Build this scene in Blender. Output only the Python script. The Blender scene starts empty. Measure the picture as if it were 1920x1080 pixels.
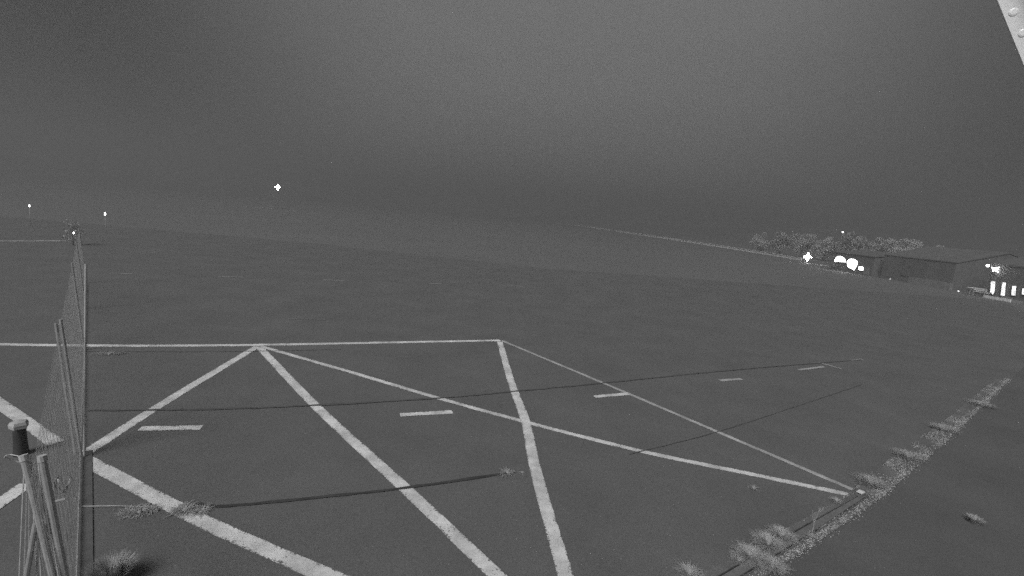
import bpy, bmesh, math, random
from mathutils import Vector, Matrix, noise as mnoise
R = math.radians
random.seed(7)
S = bpy.context.scene
COL = S.collection

# ------------------------------------------------------------------ camera
F = 880.0            # focal length in pixels of the 1920 px wide photograph
H = 4.0              # the camera hangs about 4 m above the asphalt
CR = Matrix.Rotation(R(81), 3, 'X') @ Matrix.Rotation(R(5.14), 3, 'Z')
CP = Vector((0, 0, H))
cd = bpy.data.cameras.new('camera'); cam = bpy.data.objects.new('camera', cd); COL.objects.link(cam)
cd.sensor_width = 36; cd.lens = F / 1920 * 36; cd.clip_start = 0.05; cd.clip_end = 3000
cam.matrix_world = Matrix.Translation(CP) @ CR.to_4x4()
S.camera = cam

# ------------------------------------------------------------------ sky, stand-in for infrared light, exposure
SUN_EL, SUN_AZ = R(42), R(211)     # soft light high behind the camera, a little to the left
w = bpy.data.worlds.new('World'); S.world = w; w.use_nodes = True
nt = w.node_tree; N = nt.nodes; L = nt.links
for n in list(N): N.remove(n)
def wn(t, **k):
    n = N.new(t)
    for a, b in k.items(): setattr(n, a, b)
    return n
sky = wn('ShaderNodeTexSky', sky_type='NISHITA', sun_disc=False, sun_elevation=SUN_EL, sun_rotation=SUN_AZ)
bw = wn('ShaderNodeRGBToBW'); L.new(sky.outputs[0], bw.inputs[0])
tc = wn('ShaderNodeTexCoord')
# town glow on low cloud ahead of the camera: a broad smooth patch, plus soft cloud unevenness
gd = (CR @ Vector(((1090 - 960) / F, -(80 - 540) / F, -1))).normalized()
dot = wn('ShaderNodeVectorMath', operation='DOT_PRODUCT'); dot.inputs[1].default_value = gd
L.new(tc.outputs['Generated'], dot.inputs[0])
mr = wn('ShaderNodeMapRange', interpolation_type='SMOOTHSTEP')
mr.inputs['From Min'].default_value = 0.68; mr.inputs['From Max'].default_value = 1.0
mr.inputs['To Min'].default_value = 0.0; mr.inputs['To Max'].default_value = 1.0
L.new(dot.outputs['Value'], mr.inputs['Value'])
nz = wn('ShaderNodeTexNoise'); nz.inputs['Scale'].default_value = 2.6; nz.inputs['Detail'].default_value = 4; nz.inputs['Roughness'].default_value = .55
mp = wn('ShaderNodeMapping'); mp.inputs['Scale'].default_value = (1, 1, 2.6); L.new(tc.outputs['Generated'], mp.inputs[0]); L.new(mp.outputs[0], nz.inputs['Vector'])
def math_(op, a, b):
    n = wn('ShaderNodeMath', operation=op)
    for i, v in enumerate((a, b)):
        if isinstance(v, (int, float)): n.inputs[i].default_value = v
        else: L.new(v, n.inputs[i])
    return n.outputs[0]
base = math_('ADD', math_('MULTIPLY', bw.outputs[0], 0.0004), 0.027)
glow = math_('MULTIPLY', mr.outputs['Result'], 0.150)
cl = math_('ADD', math_('MULTIPLY', nz.outputs['Fac'], 0.28), 0.86)
tot = math_('MULTIPLY', math_('ADD', base, glow), cl)
bg = wn('ShaderNodeBackground'); L.new(tot, bg.inputs['Color']); bg.inputs['Strength'].default_value = 1.0
wo = wn('ShaderNodeOutputWorld'); L.new(bg.outputs[0], wo.inputs['Surface'])

sd = bpy.data.lights.new('ir_standin_sun', 'SUN'); sd.energy = 3.2; sd.angle = R(34); sd.color = (1, 1, 1)  # added soft sun standing in for the camera's infrared light
sun = bpy.data.objects.new('ir_standin_sun', sd); COL.objects.link(sun)
sv = Vector((math.sin(SUN_AZ) * math.cos(SUN_EL), math.cos(SUN_AZ) * math.cos(SUN_EL), math.sin(SUN_EL)))
sun.rotation_euler = sv.to_track_quat('Z', 'Y').to_euler(); sun.location = (0, -10, 30)

vs = S.view_settings
vs.view_transform = 'Standard'; vs.look = 'None'; vs.gamma = 1; vs.exposure = 0.2; vs.use_curve_mapping = False
S.cycles.use_denoising = False      # the night camera's picture is grainy
S.cycles.use_adaptive_sampling = True; S.cycles.adaptive_threshold = .085; S.cycles.adaptive_min_samples = 24
S.cycles.volume_bounces = 1
S.cycles.max_bounces = 6

# ------------------------------------------------------------------ pixel -> place
def ray(x, y): return CR @ Vector(((x - 960) / F, -(y - 540) / F, -1))
def G(x, y, z=0.0):
    d = ray(x, y); t = (z - H) / d.z; return CP + d * t
def onX(x, y, X0):
    d = ray(x, y); return CP + d * (X0 / d.x)
def onY(x, y, Y0):
    d = ray(x, y); return CP + d * (Y0 / d.y)

# ------------------------------------------------------------------ materials
MATS = {}
def mat(name, c, rough=.85, var=.25, scale=6.0, bump=0.0, bscale=60.0, metal=0.0, detail=6, speck=0.0, sscale=120.0, spec=.35):
    if name in MATS: return MATS[name]
    m = bpy.data.materials.new(name); m.use_nodes = True; t = m.node_tree; n = t.nodes; l = t.links
    p = n['Principled BSDF']; p.inputs['Roughness'].default_value = rough; p.inputs['Metallic'].default_value = metal
    p.inputs['Specular IOR Level'].default_value = spec
    co = n.new('ShaderNodeTexCoord')
    a = n.new('ShaderNodeTexNoise'); a.inputs['Scale'].default_value = scale; a.inputs['Detail'].default_value = detail; a.inputs['Roughness'].default_value = .62
    l.new(co.outputs['Object'], a.inputs['Vector'])
    r = n.new('ShaderNodeMapRange'); r.inputs['From Min'].default_value = .25; r.inputs['From Max'].default_value = .75
    r.inputs['To Min'].default_value = c * (1 - var); r.inputs['To Max'].default_value = c * (1 + var)
    l.new(a.outputs['Fac'], r.inputs['Value']); out = r.outputs['Result']
    if speck:
        s = n.new('ShaderNodeTexNoise'); s.inputs['Scale'].default_value = sscale; s.inputs['Detail'].default_value = 2
        l.new(co.outputs['Object'], s.inputs['Vector'])
        q = n.new('ShaderNodeMapRange'); q.inputs['From Min'].default_value = .3; q.inputs['From Max'].default_value = .7
        q.inputs['To Min'].default_value = 1 - speck; q.inputs['To Max'].default_value = 1 + speck
        l.new(s.outputs['Fac'], q.inputs['Value'])
        x = n.new('ShaderNodeMath'); x.operation = 'MULTIPLY'; l.new(out, x.inputs[0]); l.new(q.outputs['Result'], x.inputs[1]); out = x.outputs[0]
    l.new(out, p.inputs['Base Color'])
    if bump:
        b = n.new('ShaderNodeBump'); b.inputs['Strength'].default_value = bump; b.inputs['Distance'].default_value = .01
        bn = n.new('ShaderNodeTexNoise'); bn.inputs['Scale'].default_value = bscale; bn.inputs['Detail'].default_value = 3
        l.new(co.outputs['Object'], bn.inputs['Vector']); l.new(bn.outputs['Fac'], b.inputs['Height']); l.new(b.outputs[0], p.inputs['Normal'])
    MATS[name] = m; return m
def emit(name, strength, c=1.0, var=0.0, scale=3.0):
    if name in MATS: return MATS[name]
    m = bpy.data.materials.new(name); m.use_nodes = True; t = m.node_tree; n = t.nodes; l = t.links
    p = n['Principled BSDF']; p.inputs['Base Color'].default_value = (.5, .5, .5, 1); p.inputs['Emission Color'].default_value = (c, c, c, 1)
    p.inputs['Emission Strength'].default_value = strength
    if var:
        co = n.new('ShaderNodeTexCoord'); a = n.new('ShaderNodeTexNoise'); a.inputs['Scale'].default_value = scale; a.inputs['Detail'].default_value = 2
        l.new(co.outputs['Object'], a.inputs['Vector'])
        r = n.new('ShaderNodeMapRange'); r.inputs['From Min'].default_value = .35; r.inputs['From Max'].default_value = .65
        r.inputs['To Min'].default_value = strength * (1 - var); r.inputs['To Max'].default_value = strength * (1 + var * .3)
        l.new(a.outputs['Fac'], r.inputs['Value']); l.new(r.outputs['Result'], p.inputs['Emission Strength'])
    MATS[name] = m; return m
def paint_mat(name, c, wear):
    """worn road paint: asphalt shows through at ragged edges and in scuffs; UV.x runs along the line in metres, UV.y across it -1..1"""
    m = bpy.data.materials.new(name); m.use_nodes = True; t = m.node_tree; n = t.nodes; l = t.links
    p = n['Principled BSDF']; p.inputs['Roughness'].default_value = .8; p.inputs['Specular IOR Level'].default_value = .25
    uv = n.new('ShaderNodeUVMap'); uv.uv_map = 'uv'; sp = n.new('ShaderNodeSeparateXYZ'); l.new(uv.outputs[0], sp.inputs[0])
    co = n.new('ShaderNodeTexCoord')
    def M(op, a, b=None):
        x = n.new('ShaderNodeMath'); x.operation = op
        for i, v in enumerate((a, b)):
            if v is None: continue
            if isinstance(v, (int, float)): x.inputs[i].default_value = v
            else: l.new(v, x.inputs[i])
        return x.outputs[0]
    def NZ(s, d=4, r=.6):
        x = n.new('ShaderNodeTexNoise'); x.inputs['Scale'].default_value = s; x.inputs['Detail'].default_value = d; x.inputs['Roughness'].default_value = r
        l.new(co.outputs['Object'], x.inputs['Vector']); return x.outputs['Fac']
    e = M('POWER', M('ABSOLUTE', sp.outputs['Y']), 3.0)
    k = M('ADD', M('MULTIPLY', NZ(38, 5, .7), 1.0), M('MULTIPLY', NZ(2.3), .55))
    k = M('ADD', k, M('MULTIPLY', e, .20))
    mr = n.new('ShaderNodeMapRange'); mr.inputs['From Min'].default_value = wear; mr.inputs['From Max'].default_value = wear + .07
    l.new(k, mr.inputs['Value'])
    pr = n.new('ShaderNodeMapRange'); pr.inputs['From Min'].default_value = .3; pr.inputs['From Max'].default_value = .7
    pr.inputs['To Min'].default_value = c * .55; pr.inputs['To Max'].default_value = c * 1.15; l.new(NZ(2.2, 6, .7), pr.inputs['Value'])
    mx = n.new('ShaderNodeMix'); mx.data_type = 'FLOAT'; l.new(mr.outputs['Result'], mx.inputs[0]); l.new(pr.outputs['Result'], mx.inputs[2]); mx.inputs[3].default_value = .16
    l.new(mx.outputs[0], p.inputs['Base Color'])
    MATS[name] = m; return m

M_ASPH = mat('apron_asphalt', .141, .9, .14, .6, .35, 130, speck=.30, sscale=95)
M_ROAD = mat('road_asphalt', .122, .9, .14, .7, .35, 130, speck=.25, sscale=90)
M_FIELD = mat('field_grass', .165, 1, .08, .08, .2, 9, speck=.06, sscale=5)
M_VERGE = mat('verge_soil', .152, 1, .30, 1.5, .5, 40, speck=.3, sscale=60)
M_TAR = mat('bitumen', .062, .85, .35, 3)
M_TAR2 = mat('old_bitumen', .108, .9, .3, 2.5)
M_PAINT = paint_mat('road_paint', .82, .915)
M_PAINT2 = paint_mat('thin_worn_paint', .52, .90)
M_PAINT3 = paint_mat('haze_dimmed_paint', .38, .88)  # worn paint; haze over the far dashes is put into its darker colour
M_CONC = mat('concrete', .17, .9, .25, 8, .3, 60)
M_DARK = mat('dark_gap', .02, .9, .2, 4)
M_STONE = mat('gravel_stone', .50, .9, .3, 18)
M_STEEL = mat('galvanised_steel', .44, .5, .2, 14, metal=.3)
M_WIRE = mat('fence_wire', .58, .55, .2, 9, metal=.2)
M_WHITE = mat('white_coated_steel', .82, .45, .08, 5)
M_BOLT = mat('bright_bolt', .95, .25, .04, 5)
M_GRASS = mat('weed_leaf', .40, .8, .35, 5)
M_GRASS2 = mat('verge_blade', .36, .8, .35, 4)
M_LEAF = mat('tree_leaf', .50, .9, .3, 1.2)
M_TRUNK = mat('bark', .12, .95, .3, 6)
M_RUBBER = mat('dark_rubber', .055, .7, .3, 10)
M_CAP = mat('pale_cap', .46, .8, .2, 14)
M_TAPE = mat('pale_tape', .42, .5, .15, 10)
M_WALL = mat('dark_render', .16, .9, .2, 1.2)
M_WALL2 = mat('pale_render', .24, .9, .25, 1.4)
M_ROOF = mat('dark_roof', .15, .85, .2, 1.5)
M_WOOD = mat('weathered_wood', .32, .85, .25, 8)
M_WPOST = mat('pale_wall_paint', .80, .8, .12, 2)
M_POLE = mat('mast_paint', .20, .6, .15, 5)
M_LAMP = emit('lamp_light', 45.0)
M_GLOW = emit('small_lamp_light', 9.0)
M_WIN = emit('lit_window', 1.5, var=.45, scale=5)
M_WIN2 = emit('lit_hall', 5.0)

# ------------------------------------------------------------------ mesh helpers
def link(name, me, m, parent=None):
    o = bpy.data.objects.new(name, me); COL.objects.link(o)
    if m and not me.materials: me.materials.append(m)
    if parent: o.parent = parent
    return o
def fin(name, bm, m, parent=None, smooth=False):
    me = bpy.data.meshes.new(name); bmesh.ops.recalc_face_normals(bm, faces=bm.faces); bm.to_mesh(me); bm.free()
    if smooth:
        for p in me.polygons: p.use_smooth = True
    return link(name, me, m, parent)
def empty(name, loc=(0, 0, 0), rz=0.0):
    o = bpy.data.objects.new(name, None); o.empty_display_size = .2; COL.objects.link(o); o.location = loc; o.rotation_euler = (0, 0, rz); return o
def tag(o, label, cat, group=None):
    o['label'] = label; o['category'] = cat
    if group: o['group'] = group
    return o
def kind(o, k): o['kind'] = k; return o
def box(bm, x0, x1, y0, y1, z0, z1, M=None):
    vs_ = [bm.verts.new((x, y, z)) for z in (z0, z1) for y in (y0, y1) for x in (x0, x1)]
    for f in ((0, 1, 3, 2), (4, 5, 7, 6), (0, 1, 5, 4), (2, 3, 7, 6), (0, 2, 6, 4), (1, 3, 7, 5)): bm.faces.new([vs_[i] for i in f])
    if M is not None: bmesh.ops.transform(bm, matrix=M, verts=vs_)
    return vs_
def tube(bm, pts, r, seg=8, r2=None, cap=True):
    pts = [Vector(p) for p in pts]; rings = []
    for i, p in enumerate(pts):
        d = (pts[min(i + 1, len(pts) - 1)] - pts[max(i - 1, 0)]).normalized()
        u = d.cross(Vector((0, 0, 1))); u = u.normalized() if u.length > 1e-4 else Vector((1, 0, 0)); v = d.cross(u)
        rr = r if r2 is None else r + (r2 - r) * i / (len(pts) - 1)
        rings.append([bm.verts.new(p + (u * math.cos(a) + v * math.sin(a)) * rr) for a in [2 * math.pi * k / seg for k in range(seg)]])
    for a, b in zip(rings, rings[1:]):
        for k in range(seg): bm.faces.new((a[k], a[(k + 1) % seg], b[(k + 1) % seg], b[k]))
    if cap and seg > 2: bm.faces.new(rings[0]); bm.faces.new(rings[-1])
def lathe(bm, prof, seg=20, c=(0, 0, 0)):
    c = Vector(c); rings = [[bm.verts.new(c + Vector((r * math.cos(2 * math.pi * k / seg), r * math.sin(2 * math.pi * k / seg), z))) for k in range(seg)] for r, z in prof]
    for a, b in zip(rings, rings[1:]):
        for k in range(seg): bm.faces.new((a[k], a[(k + 1) % seg], b[(k + 1) % seg], b[k]))
    bm.faces.new(rings[0]); bm.faces.new(rings[-1])
def resample(pts, step):
    pts = [Vector(p) for p in pts]
    # Catmull-Rom through the points so that bends are soft
    ext = [pts[0] * 2 - pts[1]] + pts + [pts[-1] * 2 - pts[-2]]
    out = []
    for i in range(1, len(ext) - 2):
        p0, p1, p2, p3 = ext[i - 1:i + 3]; n = max(2, int((p2 - p1).length / step))
        for k in range(n):
            t = k / n
            out.append(.5 * ((2 * p1) + (p2 - p0) * t + (2 * p0 - 5 * p1 + 4 * p2 - p3) * t * t + (3 * p1 - p0 - 3 * p2 + p3) * t ** 3))
    out.append(pts[-1]); return out
def ribbon(name, pts, width, z, m, parent, thick=.0, jit=0.0, step=.35, seed=0):
    """flat strip along a ground path, with uv; width may wander by jit"""
    rnd = random.Random(seed); P = resample(pts, step); bm = bmesh.new(); uvl = bm.loops.layers.uv.new('uv'); rows = []; s = 0
    for i, p in enumerate(P):
        d = (P[min(i + 1, len(P) - 1)] - P[max(i - 1, 0)]); d.z = 0; d.normalize(); nrm = Vector((-d.y, d.x, 0))
        if i: s += (P[i] - P[i - 1]).length
        wl = width / 2 * (1 + rnd.uniform(-jit, jit)); wr = width / 2 * (1 + rnd.uniform(-jit, jit))
        rows.append((bm.verts.new(Vector((p.x, p.y, z)) + nrm * wl), bm.verts.new(Vector((p.x, p.y, z)) - nrm * wr), s))
    for a, b in zip(rows, rows[1:]):
        f = bm.faces.new((a[0], a[1], b[1], b[0]))
        for lp, uv in zip(f.loops, ((a[2], 1), (a[2], -1), (b[2], -1), (b[2], 1))): lp[uvl].uv = uv
    return fin(name, bm, m, parent)
def sheet(name, poly, z, m, parent=None):
    bm = bmesh.new(); bm.faces.new([bm.verts.new((p[0], p[1], z)) for p in poly]); return fin(name, bm, m, parent)

# ------------------------------------------------------------------ ground
bm = bmesh.new(); ring = [bm.verts.new((640 * math.cos(a), 640 * math.sin(a), 0)) for a in [2 * math.pi * k / 64 for k in range(64)]]; bm.faces.new(ring)
field = kind(fin('field', bm, M_FIELD), 'structure')
edge_pale = [(1300, 1190), (1440, 1080), (1555, 1003), (1650, 937), (1780, 824), (1895, 712)]
EP = [G(*p) for p in edge_pale]
EPX = EP + [EP[-1] + (EP[-1] - EP[-2]) * 2.2]
EPB = [EP[0] + (EP[0] - EP[1]) * 4] + EPX
apron = kind(sheet('apron', [(-62, -6)] + [(p.x, p.y) for p in EPB] + [(46, 44), (2, 36.5), (-17, 40), (-62, 38)], .004, M_ASPH), 'structure')
road = kind(sheet('service_road', [(p.x, p.y) for p in EPB] + [(46, 40), (46, -30), (-8, -30)], .008, M_ROAD), 'structure')

LINES = [  # (pixel path, width in metres, material)
    ([(-220, 640), (0, 646), (240, 648.5), (482, 647), (700, 643), (938, 638.5)], .19, M_PAINT),
    ([(157, 852), (320, 748), (482, 650)], .19, M_PAINT),
    ([(158, 862), (350, 963), (480, 1023), (650, 1096)], .20, M_PAINT),
    ([(487, 652), (590, 760), (760, 917), (950, 1098)], .19, M_PAINT),
    ([(490, 650), (650, 696), (815, 745), (975, 789), (1200, 846), (1400, 888), (1592, 928)], .14, M_PAINT),
    ([(937, 641), (958, 715), (985, 790), (1005, 885), (1066, 1098)], .19, M_PAINT),
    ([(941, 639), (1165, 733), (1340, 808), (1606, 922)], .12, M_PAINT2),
    ([(-60, 715), (105, 832)], .20, M_PAINT),
    ([(-60, 985), (52, 908)], .20, M_PAINT),
    ([(262, 804.5), (378, 802.5)], .17, M_PAINT),
    ([(750, 779), (848, 773)], .16, M_PAINT),
    ([(1114, 744.5), (1178, 739)], .15, M_PAINT),
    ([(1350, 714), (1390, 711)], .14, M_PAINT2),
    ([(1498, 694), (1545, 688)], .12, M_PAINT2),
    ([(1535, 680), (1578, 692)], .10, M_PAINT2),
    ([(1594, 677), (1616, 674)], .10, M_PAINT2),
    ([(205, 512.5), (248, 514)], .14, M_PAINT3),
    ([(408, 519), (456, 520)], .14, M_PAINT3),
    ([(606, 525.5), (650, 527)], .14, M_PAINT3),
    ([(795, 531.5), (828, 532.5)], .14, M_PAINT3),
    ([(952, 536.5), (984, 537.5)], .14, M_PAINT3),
    ([(540, 598.5), (612, 600)], .04, M_PAINT3),
    ([(104, 609), (121, 609)], .10, M_PAINT2),
    ([(-160, 453), (122, 452)], .42, M_PAINT2),
]
for i, (px, wd, mm) in enumerate(LINES):
    P = [G(*p) for p in px]
    if px[-1][1] > 1090: P.append(P[-1] + (P[-1] - P[-2]).normalized() * 2.5)      # these run on below the picture
    ribbon('paint_line', P, wd, .007 + .0004 * i, mm, apron, jit=.018, step=.25, seed=i)
JOINTS = [
    ([(165, 771), (480, 766), (800, 749), (950, 736), (1130, 719), (1380, 694), (1615, 675)], .06),
    ([(400, 951), (480, 946), (620, 932), (760, 916), (950, 889)], .05),
    ([(372, 947), (402, 952), (432, 951)], .05),
    ([(1180, 853), (1330, 815), (1450, 777), (1615, 722)], .018),
    ([(162, 660), (420, 660), (640, 656)], .02),
]
for i, (px, wd) in enumerate(JOINTS):
    ribbon('tar_joint', [G(*p) for p in px], wd, .0185 - .0004 * i, M_TAR if i in (1, 2) else M_TAR2, apron, jit=.45, step=.18, seed=50 + i)

# verge, slot drain and gravel edge along the right-hand side of the apron
vl = [G(*p) for p in [(1180, 1190), (1312, 1080), (1456, 1003), (1588, 930), (1622, 897), (1690, 848), (1770, 790), (1850, 724)]]
vlx = [vl[0] + (vl[0] - vl[1]) * 3] + vl + [vl[-1] + (vl[-1] - vl[-2]) * .25]
verge = kind(sheet('verge', [(p.x, p.y) for p in vlx] + [(p.x, p.y) for p in reversed(EPB[:-1])], .020, M_VERGE), 'structure')
drain = kind(sheet('drain_channel', [(p.x, p.y) for p in [G(1225, 1150), G(1345, 1083), G(1480, 1003), G(1606, 934), G(1628, 934), G(1530, 1003), G(1400, 1083), G(1290, 1150)]], .0225, M_DARK), 'structure')
c0 = [G(1225, 1150), G(1345, 1083), G(1480, 1003), G(1606, 934)]; c1 = [G(1290, 1150), G(1400, 1083), G(1530, 1003), G(1628, 934)]
for lo, hi in ((.0, .06), (.20, .80), (.94, 1.0)):
    a = [p.lerp(q, lo) for p, q in zip(c0, c1)]; b = [p.lerp(q, hi) for p, q in zip(c0, c1)]
    bm = bmesh.new()
    for i in range(3):
        q = [bm.verts.new((v.x, v.y, zz)) for zz in (.0215, .042) for v in (a[i], b[i], b[i + 1], a[i + 1])]
        for f in ((4, 5, 6, 7), (0, 1, 5, 4), (2, 3, 7, 6), (0, 3, 7, 4), (1, 2, 6, 5)): bm.faces.new([q[k] for k in f])
    fin('channel_edge', bm, M_CONC, drain)

def path_at(P, t):
    ls = [(b - a).length for a, b in zip(P, P[1:])]; s = t * sum(ls)
    for a, b, l_ in zip(P, P[1:], ls):
        if s <= l_: return a.lerp(b, s / l_), (b - a).normalized()
        s -= l_
    return P[-1], (P[-1] - P[-2]).normalized()
# loose pale stones: real geometry, uncountable
bm = bmesh.new(); rnd = random.Random(3)
EPs = EP
for k in range(4500):
    p, d = path_at(EPs, rnd.random() ** 1.35); nn = Vector((-d.y, d.x, 0))
    off = rnd.gauss(.05, .045)
    clump = .5 + mnoise.noise(Vector((p.x * 1.3, p.y * 1.3, 2)))
    if rnd.random() > clump + .25: continue
    r = rnd.uniform(.004, .011); c = p + nn * off + Vector((0, 0, .02 + r * .4))
    vv = [bm.verts.new(c + Vector((rnd.uniform(.7, 1.2) * r * x, rnd.uniform(.7, 1.2) * r * y, rnd.uniform(.6, 1) * r * z))) for x, y, z in ((1, 0, 0), (-1, 0, 0), (0, 1, 0), (0, -1, 0), (0, 0, 1), (0, 0, -1))]
    for f in ((0, 2, 4), (2, 1, 4), (1, 3, 4), (3, 0, 4), (2, 0, 5), (1, 2, 5), (3, 1, 5), (0, 3, 5)): bm.faces.new([vv[i] for i in f])
g = kind(fin('edge_gravel', bm, M_STONE), 'stuff'); tag(g, 'pale loose gravel along the edge between verge and road', 'gravel')

# scattered grit on the asphalt
bm = bmesh.new()
for k in range(900):
    px = (rnd.uniform(200, 1750), rnd.uniform(760, 1100)); c = G(*px); r = rnd.uniform(.002, .006); c.z = .022
    if mnoise.noise(Vector((c.x * .8, c.y * .8, 9))) < rnd.uniform(-.5, .4): continue
    vv = [bm.verts.new(c + Vector((r * x, r * y, r * z * .7))) for x, y, z in ((1, 0, 0), (-.8, .6, 0), (-.6, -.8, 0), (0, 0, 1), (0, 0, -1))]
    for f in ((0, 1, 3), (1, 2, 3), (2, 0, 3), (1, 0, 4), (2, 1, 4), (0, 2, 4)): bm.faces.new([vv[i] for i in f])
g = kind(fin('loose_grit', bm, M_STONE), 'stuff'); tag(g, 'tiny pale grit scattered over the asphalt', 'grit')

def blade(bm, base, ang, h, lean, wd, curl=.5, segs=3):
    d = Vector((math.cos(ang), math.sin(ang), 0)); sdw = Vector((-d.y, d.x, 0)); prev = None
    for k in range(segs + 1):
        t = k / segs; p = base + d * (lean * h * t ** (1 + curl)) + Vector((0, 0, h * (t - .25 * lean * t * t)))
        ww = wd * (1 - t) ** .7 + .0006
        a, b = bm.verts.new(p + sdw * ww), bm.verts.new(p - sdw * ww)
        if prev: bm.faces.new((prev[0], prev[1], b, a))
        prev = (a, b)
# short grass on the verge
bm = bmesh.new()
for k in range(52000):
    t = rnd.random() ** 1.3; a, d = path_at(vl, t); b, _ = path_at(EP, t)
    u = rnd.random(); p = a.lerp(b, u)
    nzv = mnoise.noise(Vector((p.x * 1.7, p.y * 1.7, 5)))
    inch = p.x < 6.2 and .12 < u < .42
    if inch or rnd.random() > (.15 + nzv * 2.2) * (1 - abs(u - .6) * .8): continue
    blade(bm, Vector((p.x, p.y, .018)), rnd.uniform(0, 6.28), rnd.uniform(.008, .035), rnd.uniform(.5, 1.8), rnd.uniform(.0025, .005), segs=2)
g = kind(fin('verge_grass', bm, M_GRASS2), 'stuff'); tag(g, 'short pale grass growing along the verge', 'grass')

# ------------------------------------------------------------------ weeds
def weed(px, n, spread, h, label, lean=1.0, m=None, name='weed_tuft', z=.0, stretch=None, wd=.006, group='weeds in the joints and edges of the asphalt'):
    c = G(*px); r = random.Random(int(px[0] * 7 + px[1])); root = empty(name, (c.x, c.y, z))
    bm = bmesh.new()
    for k in range(n * 3):
        a = r.uniform(0, 6.28); rr = spread * math.sqrt(r.random()) * .75
        p = Vector((math.cos(a) * rr, math.sin(a) * rr, 0))
        if stretch: p = Vector((p.x * stretch[0] * stretch[2] - p.y * stretch[1], p.x * stretch[1] * stretch[2] + p.y * stretch[0], 0))
        blade(bm, p, a + r.uniform(-.8, .8), h * r.uniform(.25, .8), lean * r.uniform(.3, 1.5), wd * r.uniform(.4, .9), segs=3)
    fin('leaves', bm, m or M_GRASS, root)
    bm = bmesh.new(); lathe(bm, [(spread * .28, 0), (spread * .22, .012), (spread * .08, .02)], 7); fin('root_crown', bm, M_GRASS2, root)
    tag(root, label, 'weed', group); return root
ca, sa = math.cos(R(22)), math.sin(R(22))
weed((208, 1098), 1000, .075, .36, 'large bushy pale weed beside the fence at the bottom edge', .5, wd=.0042)
weed((345, 958), 130, .10, .09, 'flat pale weed in the joint left of the thick diagonal line', 1.8)
weed((378, 960), 90, .07, .08, 'flat weed in the joint touching the right of the thick diagonal line', 1.8)
weed((262, 960), 170, .10, .07, 'low strip of weeds along the joint nearest the fence', 1.8, stretch=(ca, sa, 2.6))
weed((205, 664), 130, .14, .07, 'low dim strip of weeds below the cross line next to the fence', 1.6, m=M_GRASS2, stretch=(ca, sa, 3.0))
weed((950, 889), 46, .05, .10, 'small spiky weed at the end of the dark joint in mid picture', 1.6)
weed((978, 887), 16, .03, .04, 'tiny weed just left of the upright painted line', 1.6)
weed((1412, 917), 26, .03, .08, 'tiny weed alone on the asphalt below the long painted line', 1.6, m=M_GRASS2)
weed((1826, 980), 260, .085, .14, 'pale weed alone on the dark road at the right', .7)
for px, n, sp, h, lb in (((1440, 1022), 260, .16, .13, 'bright dense weed clump on the drain edge near the bottom'),
                        ((1408, 1048), 220, .16, .15, 'bright ragged weed clump nearest the bottom along the drain'),
                        ((1466, 1008), 200, .15, .12, 'flat weed clump on the drain edge below the tall dry stalk'),
                        ((1385, 1054), 60, .08, .09, 'small weed at the bottom beside the bright ragged clump'),
                        ((1292, 1080), 130, .10, .12, 'white flecked weed cut by the bottom edge of the picture'),
                        ((1568, 942), 60, .07, .07, 'small weed on the asphalt edge left of the drain end'),
                        ((1632, 908), 260, .22, .13, 'broad weed clump behind the small pale box at the drain end'),
                        ((1702, 858), 220, .26, .13, 'rounded weed clump on the verge beyond the drain end'),
                        ((1768, 806), 180, .28, .13, 'dim weed clump about halfway up the receding verge'),
                        ((1838, 760), 150, .32, .14, 'farthest dim weed clump on the receding verge'),
                        ((1448, 1064), 150, .13, .12, 'weed clump between the drain and the gravel edge')):
    weed(px, int(n * 1.6), sp, h * .85, lb, 1.6, z=.018, m=M_GRASS if px[1] > 930 else M_GRASS2, wd=.004)
c = G(1520, 1008); root = empty('dry_stalk', (c.x, c.y, .018)); tag(root, 'tall thin dry weed stalk standing on the drain', 'weed', 'weeds in the joints and edges of the asphalt')
bm = bmesh.new(); tube(bm, [(0, 0, 0), (.01, 0, .15), (.0, .01, .34)], .006, 5, .003); fin('stem', bm, M_GRASS, root)
for k, (dx, hh) in enumerate(((-.05, .40), (.04, .44))):
    bm = bmesh.new(); tube(bm, [(0.005, 0, .2), (dx * .6, 0, .30), (dx, 0, hh)], .004, 4, .002); fin('side_stem', bm, M_GRASS, root)
bm = bmesh.new()
for k in range(40): blade(bm, Vector((random.uniform(-.05, .05), random.uniform(-.05, .05), 0)), random.uniform(0, 6.28), random.uniform(.03, .08), 1.4, .006)
fin('leaves', bm, M_GRASS, root)
# thin stalk lying on the joint next to the fence
a, b = G(153, 952), G(292, 953.5)
bm = bmesh.new(); tube(bm, [(0, 0, .02), ((b - a).x * .5, (b - a).y * .5, .032), ((b - a).x, (b - a).y, .02)], .008, 5, .004)
o = fin('fallen_stalk', bm, M_GRASS); o.location = (a.x, a.y, 0); tag(o, 'thin pale stalk lying on the asphalt joint beside the fence', 'stalk')
# marker block at the end of the drain
c = G(1612, 931); root = empty('marker_block', (c.x, c.y, .022), R(35)); tag(root, 'small pale box at the end of the drain channel', 'marker')
bm = bmesh.new(); box(bm, -.07, .07, -.05, .05, 0, .055); bmesh.ops.bevel(bm, geom=bm.edges[:], offset=.008, segments=2, affect='EDGES'); fin('body', bm, M_CONC, root)
bm = bmesh.new(); box(bm, -.06, .06, -.04, .04, .056, .066); fin('lid', bm, M_WHITE, root)

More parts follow.
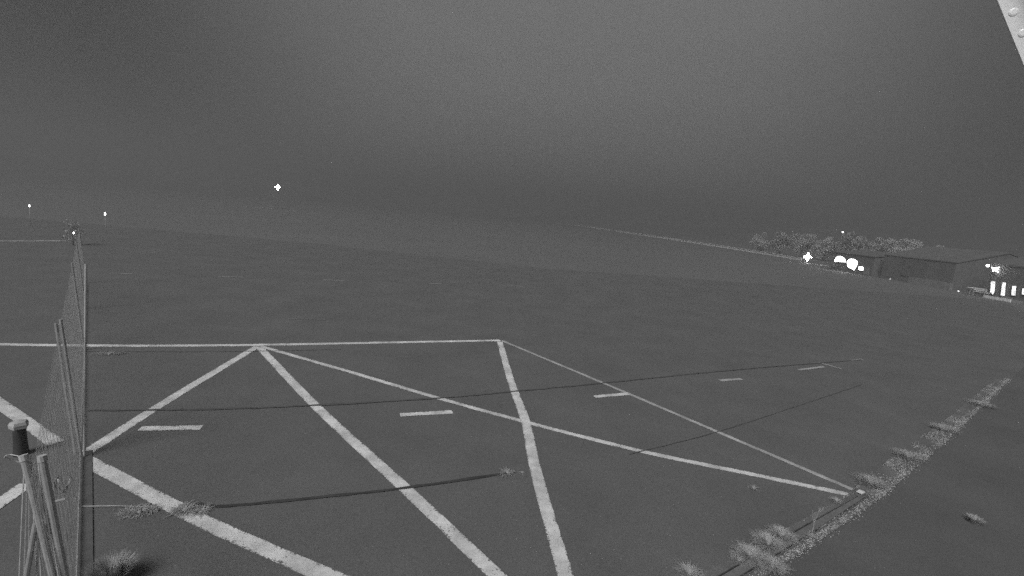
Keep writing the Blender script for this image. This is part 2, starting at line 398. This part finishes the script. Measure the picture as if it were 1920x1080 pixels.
# ------------------------------------------------------------------ fence on the left, seen almost along its length
fA = G(152, 855); fB = G(163, 500); fd = (fB - fA).normalized(); fn = Vector((-fd.y, fd.x, 0)); 
if fn.x > 0: fn = -fn
FH = 2.0; LEAN = fn * .12
fence = empty('mesh_fence', (fA.x, fA.y, 0)); tag(fence, 'long wire mesh fence with steel posts running away on the left', 'fence')
def fpt(s, z, lean=True): return fd * s + Vector((0, 0, z)) + (LEAN * (z / FH) if lean else Vector())
posts = [-4.55, 0.0, 5.6, 10.2, 14.9]
for i, s in enumerate(posts[1:]):
    for off in ((0, .07) if i == 0 else (0,)):
        bm = bmesh.new(); tube(bm, [fpt(s + off, 0) + fn * off * .8, fpt(s + off, FH + .04 - off) + fn * off * .8], .019, 8); fin('post', bm, M_STEEL, fence)
for s0, s1 in zip(posts, posts[1:]):
    bm = bmesh.new(); n = int((s1 - s0) / .055)
    for k in range(1, n):
        s = s0 + (s1 - s0) * k / n; sag = .02 * math.sin(k * 1.7)
        tube(bm, [fpt(s, .04) + fn * sag * .3, fpt(s, FH * .5) + fn * sag, fpt(s, FH)], .0012, 3, cap=False)
    for k in range(10):
        z = .06 + k * (FH - .08) / 9
        tube(bm, [fpt(s0, z), fpt((s0 + s1) / 2, z) + fn * .015, fpt(s1, z)], .0014, 3, cap=False)
    kind(fin('wire_panel', bm, M_WIRE, fence), 'stuff')
bm = bmesh.new(); tube(bm, [fpt(posts[0], .05), fpt(posts[-1], .05)], .008, 6); fin('bottom_rail', bm, M_STEEL, fence)
tb, tt = G(158, 858), G(161, 495, 2.73)
bm = bmesh.new(); tube(bm, [tb - fence.location, tt - fence.location], .016, 8); fin('tall_post', bm, M_STEEL, fence)
# concrete footing strip along the fence
kb = bmesh.new(); box(kb, posts[0], posts[1] + .1, -.12, .10, 0, .016)
o = fin('fence_kerb', kb, mat('dark_kerb', .12, .9, .25, 6)); o.matrix_world = Matrix.Translation(fA) @ Matrix(((fd.x, fn.x, 0, 0), (fd.y, fn.y, 0, 0), (0, 0, 1, 0), (0, 0, 0, 1)))
tag(o, 'low dark concrete strip under the wire mesh fence', 'kerb')

# raking stays and a slumped strip of mesh at the near end of the fence
tA, tB = G(44, 856, 2.0), G(79, 857, 2.0)
bA, bB = Vector((-2.80, 2.86, 0)), Vector((-2.90, 2.98, 0))
stay = empty('leaning_mesh_frame', (bA.x, bA.y, 0)); tag(stay, 'leaning round tubes with loose mesh wires at the near end of the fence', 'mesh frame')
def tube_part(name, pts, r, m, parent, seg=10):
    o0 = parent.location; bm = bmesh.new(); tube(bm, [Vector(p) - o0 for p in pts], r, seg); return fin(name, bm, m, parent, smooth=False)
for t_, b_ in ((tA, bA), (tB, bB)):
    d = (t_ - b_).normalized()
    pp = tube_part('post', [b_, t_], .022, M_STEEL, stay); tube_part('post_cap', [t_ - d * .03, t_ + d * .012], .027, M_CAP, stay)
cT = tA.lerp(bA, .24) + Vector((-.03, 0, 0)); cM = G(50, 1080, 1.12); cB = cM + (cM - cT) * (cM.z / (cT.z - cM.z)); 
tube_part('brace', [cB, cT], .017, M_STEEL, stay)
bm = bmesh.new()
for k in range(9):
    f = (k + .5) / 9
    top = tA.lerp(tB, f) + Vector((-.02, .02, -.06 if k % 3 else .0)); bot = cB.lerp(bB, f); mid = top.lerp(bot, .5) + Vector((.02 * math.sin(k), .02 * math.cos(k * 2), 0))
    tube(bm, [v - stay.location for v in (top, mid, bot)], .0042, 4, cap=False)
kind(fin('loose_wires', bm, M_WIRE, stay), 'stuff')
bm = bmesh.new()
o0 = stay.location
cl_ = [tA.lerp(bA, .76), tB.lerp(bB, .76)]
tube(bm, [cl_[0] - o0 - Vector((.03, 0, -.01)), cl_[0].lerp(cl_[1], .5) - o0 + Vector((0, .01, .02)), cl_[1] - o0 + Vector((.03, 0, 0))], .012, 5); fin('clamp', bm, M_CAP, stay)

# strip of pale tape caught on the fence
def on_fence(x, y):
    """the point of the leaning mesh that is seen at this picture point"""
    lo, hi = .05, FH
    for _ in range(40):
        z = (lo + hi) / 2; q = G(x, y, z) - fA
        if q.dot(fn) - .12 * z / FH > .012: lo = z
        else: hi = z
    return G(x, y, lo)
tp = [on_fence(*p) for p in ((96, 925), (104, 905), (109, 893), (110, 912), (118, 922), (128, 908), (130, 892))]
bm = bmesh.new(); prev = None; o0 = tp[0]; P = resample(tp, .03)
for i, p in enumerate(P):
    tw = i * .35; wv = Vector((-.012 * fd.x * math.cos(tw), .012 * math.sin(tw), .018))
    a, b = bm.verts.new(p - o0 + wv), bm.verts.new(p - o0 - wv)
    if prev: bm.faces.new((prev[0], prev[1], b, a))
    prev = (a, b)
o = fin('tape_strip', bm, M_TAPE); o.location = o0; tag(o, 'crumpled pale strip of tape caught in the mesh at the fence foot', 'tape')
md = o.modifiers.new('s', 'SOLIDIFY'); md.thickness = .002
a = on_fence(95, 942); bm = bmesh.new(); box(bm, 0, .10, -.008, .008, -.005, .005); o = fin('wood_splinter', bm, M_TAPE); o.location = a; o.rotation_euler = (0, -.2, R(20)); tag(o, 'short pale stick wedged in the mesh below the tape', 'stick')
# loop of loose wire left of the leaning tubes
lp_ = [G(60, 872, 1.9), G(40, 868, 1.88), G(18, 860, 1.92), G(8, 857, 1.95), G(20, 852, 1.96), G(45, 858, 1.95)]
bm = bmesh.new(); tube(bm, [p - lp_[0] for p in resample(lp_, .05)], .004, 5); o = fin('wire_loop', bm, M_STEEL); o.location = lp_[0]; tag(o, 'thin loop of loose wire sticking out left of the leaning tubes', 'wire')

# short dark bollard on the painted line at the left edge
c = G(40, 852); root = empty('bollard', (c.x, c.y, 0)); tag(root, 'short dark bollard with a pale top at the left edge', 'bollard')
bm = bmesh.new(); lathe(bm, [(.085, 0), (.09, .03), (.08, .06), (.07, .36), (.075, .40)], 18); fin('body', bm, M_RUBBER, root, True)
bm = bmesh.new(); lathe(bm, [(.08, .402), (.105, .41), (.11, .46), (.09, .50), (.03, .51)], 5); fin('cap', bm, M_CAP, root)

# ------------------------------------------------------------------ mounting arm in the top right corner
e0 = CP + ray(1868, -5) * .80; e1 = CP + ray(1922, 127) * .80
ax = (e1 - e0).normalized(); toc = (CP - (e0 + e1) / 2).normalized(); toc = toc + sv * .9; toc = (toc - ax * toc.dot(ax)).normalized(); up = ax.cross(toc).normalized()
if (up.dot(CR @ Vector((1, 0, 0)))) < 0: up = -up
arm = empty('mounting_arm', e0 - ax * 1.3); tag(arm, 'white steel mounting arm with bright bolts in the top right corner', 'bracket')
B = Matrix(((ax.x, up.x, toc.x, 0), (ax.y, up.y, toc.y, 0), (ax.z, up.z, toc.z, 0), (0, 0, 0, 1)))
Mw = Matrix.Translation(e0 - arm.location) @ B
bm = bmesh.new(); box(bm, -1.35, .25, 0, .040, -.006, 0, Mw); fin('plate', bm, M_WHITE, arm)
bm = bmesh.new(); box(bm, -1.35, .25, .040, .046, -.006, .03, Mw); fin('flange', bm, M_WHITE, arm)
for px in ((1897, 25), (1914.5, 64)):
    d = ray(*px); p = CP + d * .80; q = p - e0; s = q.dot(ax); v = q.dot(up)
    bm = bmesh.new(); lathe(bm, [(.0065, .0003), (.0062, .0010), (.004, .0018)], 14, (0, 0, 0)); bmesh.ops.transform(bm, matrix=Mw @ Matrix.Translation((s, v, 0)), verts=bm.verts); fin('bolt', bm, M_BOLT, arm)
ap = e0 - ax * 1.3 + up * .02; mb = Vector((ap.x + .4, -2.6, 0))
mast = empty('camera_mast', mb); tag(mast, 'tall mast and boom from which the white mounting arm hangs', 'mast')
bm = bmesh.new(); lathe(bm, [(.12, 0), (.12, .02), (.06, .03), (.05, 3.0), (.045, ap.z + .15)], 14); fin('shaft', bm, M_POLE, mast, True)
bm = bmesh.new(); tube(bm, [(0, 0, ap.z), (ap.x - mb.x, ap.y - mb.y + .03, ap.z)], .025, 10); fin('boom', bm, M_POLE, mast, True)

# ------------------------------------------------------------------ far things
def ground_below(p): return Vector((p.x, p.y, 0))
def floodmast(px, dist, label, head, cat='floodlight'):
    p = onY(px[0], px[1], dist); root = empty('floodlight_mast', (p.x, p.y, 0)); tag(root, label, cat, 'floodlights around the field')
    bm = bmesh.new(); lathe(bm, [(.12, 0), (.09, .3), (.05, p.z - .15), (.04, p.z)], 10); fin('mast', bm, M_POLE, root, True)
    bm = bmesh.new(); tube(bm, [(-head * .9, .1, p.z), (head * .9, .1, p.z)], .05, 6); fin('crossbar', bm, M_POLE, root)
    for dx, dz, s in ((0, 0, 1.5), (-.98, 0, .4), (.98, 0, .4), (0, .98, .4), (0, -.98, .4)):  # one large head; small side heads added to imitate star-shaped glare
        hs = head * s * .5
        bm = bmesh.new(); box(bm, dx * head - hs, dx * head + hs, -.06, .05, p.z + dz * head - hs, p.z + dz * head + hs); h_ = fin('lamp_star_head', bm, M_POLE, root)
        bm = bmesh.new()
        prof = [(hs * .92, -.002), (hs * .7, .05), (hs * .2, .08)]
        lathe(bm, prof, 12); bmesh.ops.transform(bm, matrix=Matrix.Translation((dx * head, -.06, p.z + dz * head)) @ Matrix.Rotation(R(90), 4, 'X'), verts=bm.verts)
        fin('lens', bm, M_LAMP, h_)
    return root
floodmast((521, 351), 120, 'brilliant star like floodlight standing alone left of centre', .62)
floodmast((1514, 482), 84, 'brilliant floodlight at the end of the long low wall', .62)

def lamp_post(px, base_dist, label, hh, rad, name='path_lamp', group='small distant lamps'):
    p = onY(px[0], px[1], base_dist); root = empty(name, (p.x, p.y, 0)); tag(root, label, 'lamp', group)
    bm = bmesh.new(); lathe(bm, [(.02, 0), (.012, p.z - hh)], 8); fin('post', bm, M_CAP, root, True)
    bm = bmesh.new(); lathe(bm, [(rad * .6, p.z - hh), (rad, p.z - hh * .6), (rad, p.z + hh * .6), (rad * .6, p.z + hh)], 10); fin('light', bm, M_GLOW, root, True)
    bm = bmesh.new(); lathe(bm, [(rad * 1.1, p.z + hh + .005), (.02, p.z + hh + .06)], 10); fin('hood', bm, M_POLE, root)
lamp_post((55, 386), 34, 'small lamp farthest left beyond the fence', .07, .035)
lamp_post((197, 401), 34, 'small lamp just right of the fence end', .10, .04)
lamp_post((1580, 435), 110, 'tiny lamp above the trees left of the dark barn', .13, .15, 'street_lamp')

# shrub at the far end of the fence
def leafball(bm, c, r, n, size, rnd):
    for _ in range(n):
        v = Vector((rnd.gauss(0, 1), rnd.gauss(0, 1), rnd.gauss(0, 1))).normalized() * r * rnd.uniform(.55, 1.05); v.z *= .85
        p = c + v; a = Vector((rnd.gauss(0, 1), rnd.gauss(0, 1), rnd.gauss(0, 1))).normalized(); b = a.cross(Vector((rnd.random(), rnd.random(), 1))).normalized()
        s = size * rnd.uniform(.6, 1.4); bm.faces.new([bm.verts.new(p + a * s), bm.verts.new(p + b * s * .6), bm.verts.new(p - a * s), bm.verts.new(p - b * s * .6)])
c = G(137, 459); root = empty('shrub', (c.x, c.y, 0)); tag(root, 'pale shrub with a lit spot at the far end of the fence', 'shrub')
bm = bmesh.new(); r_ = random.Random(4)
for k in range(12): leafball(bm, Vector((r_.uniform(-.3, .3), r_.uniform(-.3, .3), .3 + k * .085)), .26, 45, .05, r_)
fin('leaves', bm, mat('shrub_leaf', .42, .85, .3, 4), root)
bm = bmesh.new(); tube(bm, [(0, 0, 0), (.02, 0, .5), (0, .03, 1.1)], .03, 6, .012); fin('stem', bm, M_TRUNK, root)
p = onY(138, 437, c.y - .5); bm = bmesh.new(); lathe(bm, [(.015, -.05), (.025, 0), (.015, .06)], 8); o = fin('garden_light', bm, M_GLOW)
o.location = p; tag(o, 'tiny bright light hanging in the pale shrub', 'lamp')

# long low wall beside the access road, running away from the floodlight
wall_px = [(1060, 420), (1200, 440.5), (1350, 463.5), (1440, 478), (1502, 488.5)]
wp = [G(*p) for p in wall_px]
root = empty('low_wall', (wp[-1].x, wp[-1].y, 0)); tag(root, 'long pale low wall running into the distance left of the floodlight', 'wall')
for a, b in zip(wp, wp[1:]):
    d = (b - a); Lh = d.length; ang = math.atan2(d.y, d.x)
    bm = bmesh.new(); box(bm, 0, Lh, -.12, .12, 0, .45, Matrix.Translation(a - wp[-1]) @ Matrix.Rotation(ang, 4, 'Z')); fin('wall_section', bm, M_WPOST, root)
    bm = bmesh.new(); box(bm, 0, Lh, -.22, .22, .452, .52, Matrix.Translation(a - wp[-1]) @ Matrix.Rotation(ang, 4, 'Z')); fin('coping', bm, M_WPOST, root)

# --- buildings stand in a row along X = 47, fronts facing the apron (-X)
BX = 47.0
def front(name, poly_px, m, parent, depth=.08, proud=.0):
    """polygon on the front plane, given in picture points, with thickness"""
    P = [onX(x, y, BX - proud) - parent.location for x, y in poly_px]
    bm = bmesh.new(); a = [bm.verts.new(p) for p in P]; b = [bm.verts.new(p + Vector((depth, 0, 0))) for p in P]
    bm.faces.new(a); bm.faces.new(b[::-1])
    for i in range(len(P)): bm.faces.new((a[i], a[(i + 1) % len(P)], b[(i + 1) % len(P)], b[i]))
    return fin(name, bm, m, parent)
def sub(o, p): o.parent = p; o.matrix_parent_inverse = Matrix.Identity(4)
def fy(x, z=0.0, X0=BX):
    """Y on the front plane at picture column x for height z"""
    lo, hi = 20.0, 400.0
    for _ in range(60):
        mid = (lo + hi) / 2; q = CR.transposed() @ (Vector((X0, mid, z)) - CP); px = 960 + F * q.x / -q.z
        if px > x: lo = mid
        else: hi = mid
    return lo
def bbox_part(name, y0, y1, x0, x1, z0, z1, m, parent, bev=0):
    bm = bmesh.new(); o0 = parent.location; box(bm, x0 - o0.x, x1 - o0.x, y0 - o0.y, y1 - o0.y, z0, z1); return fin(name, bm, m, parent)
def gable(name, y0, y1, x0, x1, z0, z1, m, parent, over=.06):
    bm = bmesh.new(); o0 = parent.location; xm = (x0 + x1) / 2
    P = [(x0 - over, z0), (xm, z1), (x1 + over, z0), (x1 + over, z0 - .12), (xm, z1 - .14), (x0 - over, z0 - .12)]
    a = [bm.verts.new((x - o0.x, y0 - over - o0.y, z)) for x, z in P]; b = [bm.verts.new((x - o0.x, y1 + over - o0.y, z)) for x, z in P]
    for i in range(6): bm.faces.new((a[i], a[(i + 1) % 6], b[(i + 1) % 6], b[i]))
    for q in (a, b): bm.faces.new((q[0], q[1], q[4], q[5])); bm.faces.new((q[1], q[2], q[3], q[4]))
    rf = fin(name, bm, m, parent)
    for yy in (y0 + .02, y1 - .02):
        bm = bmesh.new(); q = [bm.verts.new((x - o0.x, yy - o0.y + dy, z)) for dy in (0, .05 if yy == y0 + .02 else -.05) for x, z in ((x0, z0 - .058), (xm, z1 - .16), (x1, z0 - .058))]
        for f in ((0, 1, 2), (3, 4, 5), (0, 1, 4, 3), (1, 2, 5, 4), (0, 2, 5, 3)): bm.faces.new([q[i] for i in f])
        fin('gable_wall', bm, M_WALL, parent)
    return rf

# lit hall: two arched openings and one small window, all shining
y0, y1 = fy(1632), fy(1556)
hall = empty('lit_hall', (BX, (y0 + y1) / 2, 0)); tag(hall, 'low hall with two glaring arched openings behind the floodlight', 'building')
bbox_part('wall', y0, y1, BX + .1, BX + 9, 0, 2.6, M_WALL, hall)
gable('roof', y0, y1, BX + .1, BX + 9, 2.66, 3.3, M_ROOF, hall, .1)
def arc(x0, x1, yb0, yb1, top, n=10):
    pts = []
    for k in range(n + 1):
        a = math.pi * (1 - k / n); t = (1 + math.cos(a)) / 2
        pts.append((x0 + (x1 - x0) * t, yb0 + (yb1 - yb0) * t - (top) * math.sin(a)))
    return pts
w1 = front('arched_window', arc(1563, 1587, 491, 492, 12), M_WALL2, hall, .06, .0)
sub(front('pane', arc(1564.5, 1585.5, 490.4, 491.4, 10.8), M_WIN2, hall, .03, .04), w1)
d1 = front('arched_door', [(1587, 490)] + arc(1587, 1609, 491, 493, 8)[1:-1] + [(1609, 494), (1602, 508), (1588, 501)], M_WALL2, hall, .06, .0)
sub(front('pane', [(1588, 491)] + arc(1588, 1608, 491.5, 493.5, 7.3)[1:-1] + [(1608, 494.5), (1601.5, 506.5), (1589, 500)], M_WIN2, hall, .03, .04), d1)
s1 = front('small_window', [(1609, 498.5), (1619, 499.5), (1619, 508), (1609, 507)], M_WALL2, hall, .06, .0)
sub(front('pane', [(1610, 499.5), (1618, 500.5), (1618, 507), (1610, 506)], M_WIN2, hall, .03, .04), s1)
front('pale_panel', [(1619.5, 500), (1630, 501), (1628, 517), (1618, 515)], M_WALL2, hall, .05, .03)
front('pale_panel', [(1554, 490), (1563, 490), (1566, 500), (1555, 499)], M_WALL2, hall, .05, .03)

# dark barn
y0, y1 = fy(1775), fy(1645)
barn = empty('barn', (BX, (y0 + y1) / 2, 0)); tag(barn, 'large dark windowless barn between the lit hall and the clubhouse', 'building')
bbox_part('wall', y0, y1, BX + .4, BX + 11, 0, 3.0, M_WALL, barn)
gable('roof', y0, y1, BX + .4, BX + 11, 3.06, 4.6, M_ROOF, barn)
bbox_part('plinth', fy(1778), fy(1700), BX + .05, BX + .39, 0, .75, M_WALL2, barn)
bbox_part('door', (y0 + y1) / 2 - 1.8, (y0 + y1) / 2 + 1.8, BX + .33, BX + .39, .76, 2.7, M_ROOF, barn)

# clubhouse with tall lit windows
y0, y1 = fy(1990), fy(1842)
club = empty('clubhouse', (BX, (y0 + y1) / 2, 0)); tag(club, 'dark clubhouse with tall narrow lit windows at the right edge', 'building')
bbox_part('wall', y0, y1, BX + .1, BX + 10, 0, 3.3, M_WALL, club)
gable('roof', y0, y1, BX + .1, BX + 10, 3.36, 4.9, M_ROOF, club)
for px in ([(1858.5, 527.5), (1865.5, 528), (1864, 548), (1861, 552), (1856.5, 547)], [(1879.5, 529.5), (1885.5, 530), (1883, 554.5), (1876, 553.5)], [(1898, 536), (1905, 536.5), (1903, 554), (1896, 553)], [(1917, 541), (1926, 542), (1925, 553), (1916, 552)]):
    cx = sum(p[0] for p in px) / len(px); cy = sum(p[1] for p in px) / len(px)
    fr = front('window', [(cx + (x - cx) * 1.25, cy + (y - cy) * 1.08) for x, y in px], M_ROOF, club, .06, .0)
    pn = front('pane', px, M_WIN, club, .03, .06); 
    pn.parent = fr; pn.matrix_parent_inverse = Matrix.Identity(4)
front('notice_panel', [(1877, 554.5), (1898, 558), (1898, 570), (1876, 567)], M_WALL2, club, .04, .05)
tr = bbox_part('terrace', fy(1896, .1, BX - 1.0), fy(1846, .1, BX - 1.0), BX - 1.0, BX + .09, 0, .20, M_WALL2, club)
bbox_part('terrace_edge', fy(1896, .1, BX - 1.0), fy(1846, .1, BX - 1.0), BX - 1.12, BX - 1.003, 0, .26, M_WPOST, club)
# lamp cluster on the clubhouse front
p = onX(1866, 505, BX - .25); root = empty('wall_lamp', p); tag(root, 'glaring star shaped wall lamp above the clubhouse windows', 'lamp')
for k, (dy, dz, s) in enumerate(((0, 0, .16), (.34, .12, .05), (-.30, .22, .05), (-.32, -.22, .06), (.15, -.2, .05), (.2, .03, .08), (-.15, -.1, .08), (-.15, .1, .07))):
    bm = bmesh.new(); bmesh.ops.create_icosphere(bm, subdivisions=2, radius=s); bmesh.ops.translate(bm, verts=bm.verts, vec=(0, dy, dz)); fin('bulb', bm, M_GLOW, root, True)
bm = bmesh.new(); box(bm, .17, .34, -.4, .4, -.05, .05); fin('bracket', bm, M_POLE, root)
p = onX(1852, 498, BX - .2); root = empty('eave_lamp', p); tag(root, 'small bright eave lamp left of the glaring wall lamp', 'lamp')
bm = bmesh.new(); bmesh.ops.create_icosphere(bm, subdivisions=2, radius=.13); fin('bulb', bm, M_GLOW, root, True)
bm = bmesh.new(); box(bm, .10, .30, -.05, .05, .05, .12); fin('bracket', bm, M_POLE, root)

# garden table, bench and lantern beside the terrace
c = G(1820, 553); root = empty('garden_table', (c.x, c.y, 0)); tag(root, 'round pale garden table left of the terrace', 'table')
bm = bmesh.new(); lathe(bm, [(.45, .70), (.46, .72), (.46, .74), (.44, .75)], 20); fin('top', bm, M_WPOST, root)
for k in range(4):
    a = k * math.pi / 2 + .4; bm = bmesh.new(); tube(bm, [(math.cos(a) * .38, math.sin(a) * .38, 0), (math.cos(a) * .2, math.sin(a) * .2, .70)], .025, 6); fin('leg', bm, M_WOOD, root)
c = G(1838, 556); root = empty('bench', (c.x, c.y, 0), R(100)); tag(root, 'pale bench between the garden table and the terrace', 'bench')
for k in range(3):
    bm = bmesh.new(); box(bm, -.6, .6, -.2 + k * .14, -.08 + k * .14, .42, .46); fin('seat_slat', bm, M_WPOST, root)
for k in range(2):
    bm = bmesh.new(); box(bm, -.6, .6, .22, .25, .56 + k * .15, .67 + k * .15); fin('back_slat', bm, M_WPOST, root)
for sx in (-.5, .5):
    bm = bmesh.new(); box(bm, sx - .03, sx + .03, -.18, -.12, 0, .42); box(bm, sx - .03, sx + .03, .251, .30, 0, .82); fin('leg', bm, M_WOOD, root)
lamp_p = G(1797, 546, .35); root = empty('bollard_lamp', (lamp_p.x, lamp_p.y, 0)); tag(root, 'tiny bollard lamp left of the garden table', 'lamp', 'small distant lamps')
bm = bmesh.new(); lathe(bm, [(.06, 0), (.06, .28)], 10); fin('post', bm, M_POLE, root); bm = bmesh.new(); lathe(bm, [(.05, .281), (.07, .33), (.04, .42)], 10); fin('light', bm, M_WIN, root, True)
lamp_p = G(1669, 523, .4); root = empty('bollard_lamp', (lamp_p.x, lamp_p.y, 0)); tag(root, 'tiny dim bollard lamp in front of the dark barn', 'lamp', 'small distant lamps')
bm = bmesh.new(); lathe(bm, [(.06, 0), (.06, .32)], 10); fin('post', bm, M_POLE, root); bm = bmesh.new(); lathe(bm, [(.05, .321), (.08, .38), (.04, .47)], 10); fin('light', bm, emit('dim_lamp', .5), root, True)

# ------------------------------------------------------------------ trees behind the row of buildings
def tree_mesh(seed, r, h):
    rd = random.Random(seed); bm = bmesh.new(); n = 44
    cs = []
    for k in range(n):
        v = Vector((rd.gauss(0, .5), rd.gauss(0, .5), rd.gauss(0, .42))); 
        if v.length > 1.1: v *= 1.1 / v.length
        c = Vector((v.x * r, v.y * r, h * .52 + v.z * h * .44)); cs.append(c); leafball(bm, c, r * rd.uniform(.22, .38), 110, r * .045, rd)
    cm = bpy.data.meshes.new('crown'); bm.to_mesh(cm); bm.free(); cm.materials.append(M_LEAF)
    bm = bmesh.new(); tube(bm, [(0, 0, 0), (.08, .03, h * .25), (0, .1, h * .62)], .24, 8, .09)
    for c in cs[:9]: tube(bm, [(.05, .05, h * rd.uniform(.25, .45)), c * .6 + Vector((0, 0, h * .2)), c], .08, 5, .02)
    tm = bpy.data.meshes.new('trunk'); bm.to_mesh(tm); bm.free(); tm.materials.append(M_TRUNK)
    return cm, tm
TM = [tree_mesh(11, 2.6, 6.0), tree_mesh(12, 2.2, 5.0), tree_mesh(13, 3.2, 6.8)]
for (px, py), D, v, sc, lb in (((1425, 470), 118, 1, .95, 'faint small tree standing left of the floodlight'),
        ((1462, 474), 112, 2, .85, 'faint rounded tree directly left above the floodlight'),
        ((1505, 474), 108, 0, .95, 'faint tree directly behind the floodlight'),
        ((1545, 480), 100, 1, 1.0, 'faint tree behind the left end of the lit hall'),
        ((1600, 482), 92, 2, 1.0, 'broad round tree rising behind the lit hall'),
        ((1640, 490), 86, 1, 1.1, 'round tree at the left end of the dark barn'),
        ((1690, 490), 84, 0, 1.0, 'tree showing above the dark barn roof'),
        ((1740, 496), 80, 2, .8, 'tree above the right end of the dark barn')):
    p = onY(px, py, D); o = empty('tree', (p.x, p.y, 0), D * 1.3); o.scale = (sc,) * 3; tag(o, lb, 'tree', 'trees behind the buildings')
    link('crown', TM[v][0], None, o); link('trunk', TM[v][1], None, o)

# ------------------------------------------------------------------ low hills on the horizon
bm = bmesh.new(); rows = []
for i, (rad, k) in enumerate(((380, 0), (440, .45), (500, .85), (560, 1.0), (610, .7), (636, 0.0))):
    row = []
    for j in range(97):
        az = R(-85 + 170 * j / 96); hh = 17 + 9 * mnoise.noise(Vector((az * 3.1, .3, 1))) + 4 * mnoise.noise(Vector((az * 11, i * .4, 2)))
        row.append(bm.verts.new((rad * math.sin(az), rad * math.cos(az), hh * k - .05)))
    rows.append(row)
for a, b in zip(rows, rows[1:]):
    for j in range(96): bm.faces.new((a[j], a[j + 1], b[j + 1], b[j]))
kind(fin('hills', bm, mat('hill_cover', .17, 1, .35, .03), None, True), 'structure')

# ------------------------------------------------------------------ night haze
bm = bmesh.new(); box(bm, -660, 660, -660, 660, -1, 36); hz = kind(fin('haze', bm, None), 'stuff')
tag(hz, 'thin even night haze over the whole field', 'haze')
m = bpy.data.materials.new('haze_air'); m.use_nodes = True; t = m.node_tree
for n in list(t.nodes): t.nodes.remove(n)
pv = t.nodes.new('ShaderNodeVolumePrincipled'); pv.inputs['Color'].default_value = (.35, .35, .35, 1); pv.inputs['Density'].default_value = .0065; pv.inputs['Anisotropy'].default_value = .15
om = t.nodes.new('ShaderNodeOutputMaterial'); t.links.new(pv.outputs[0], om.inputs['Volume']); hz.data.materials.append(m)
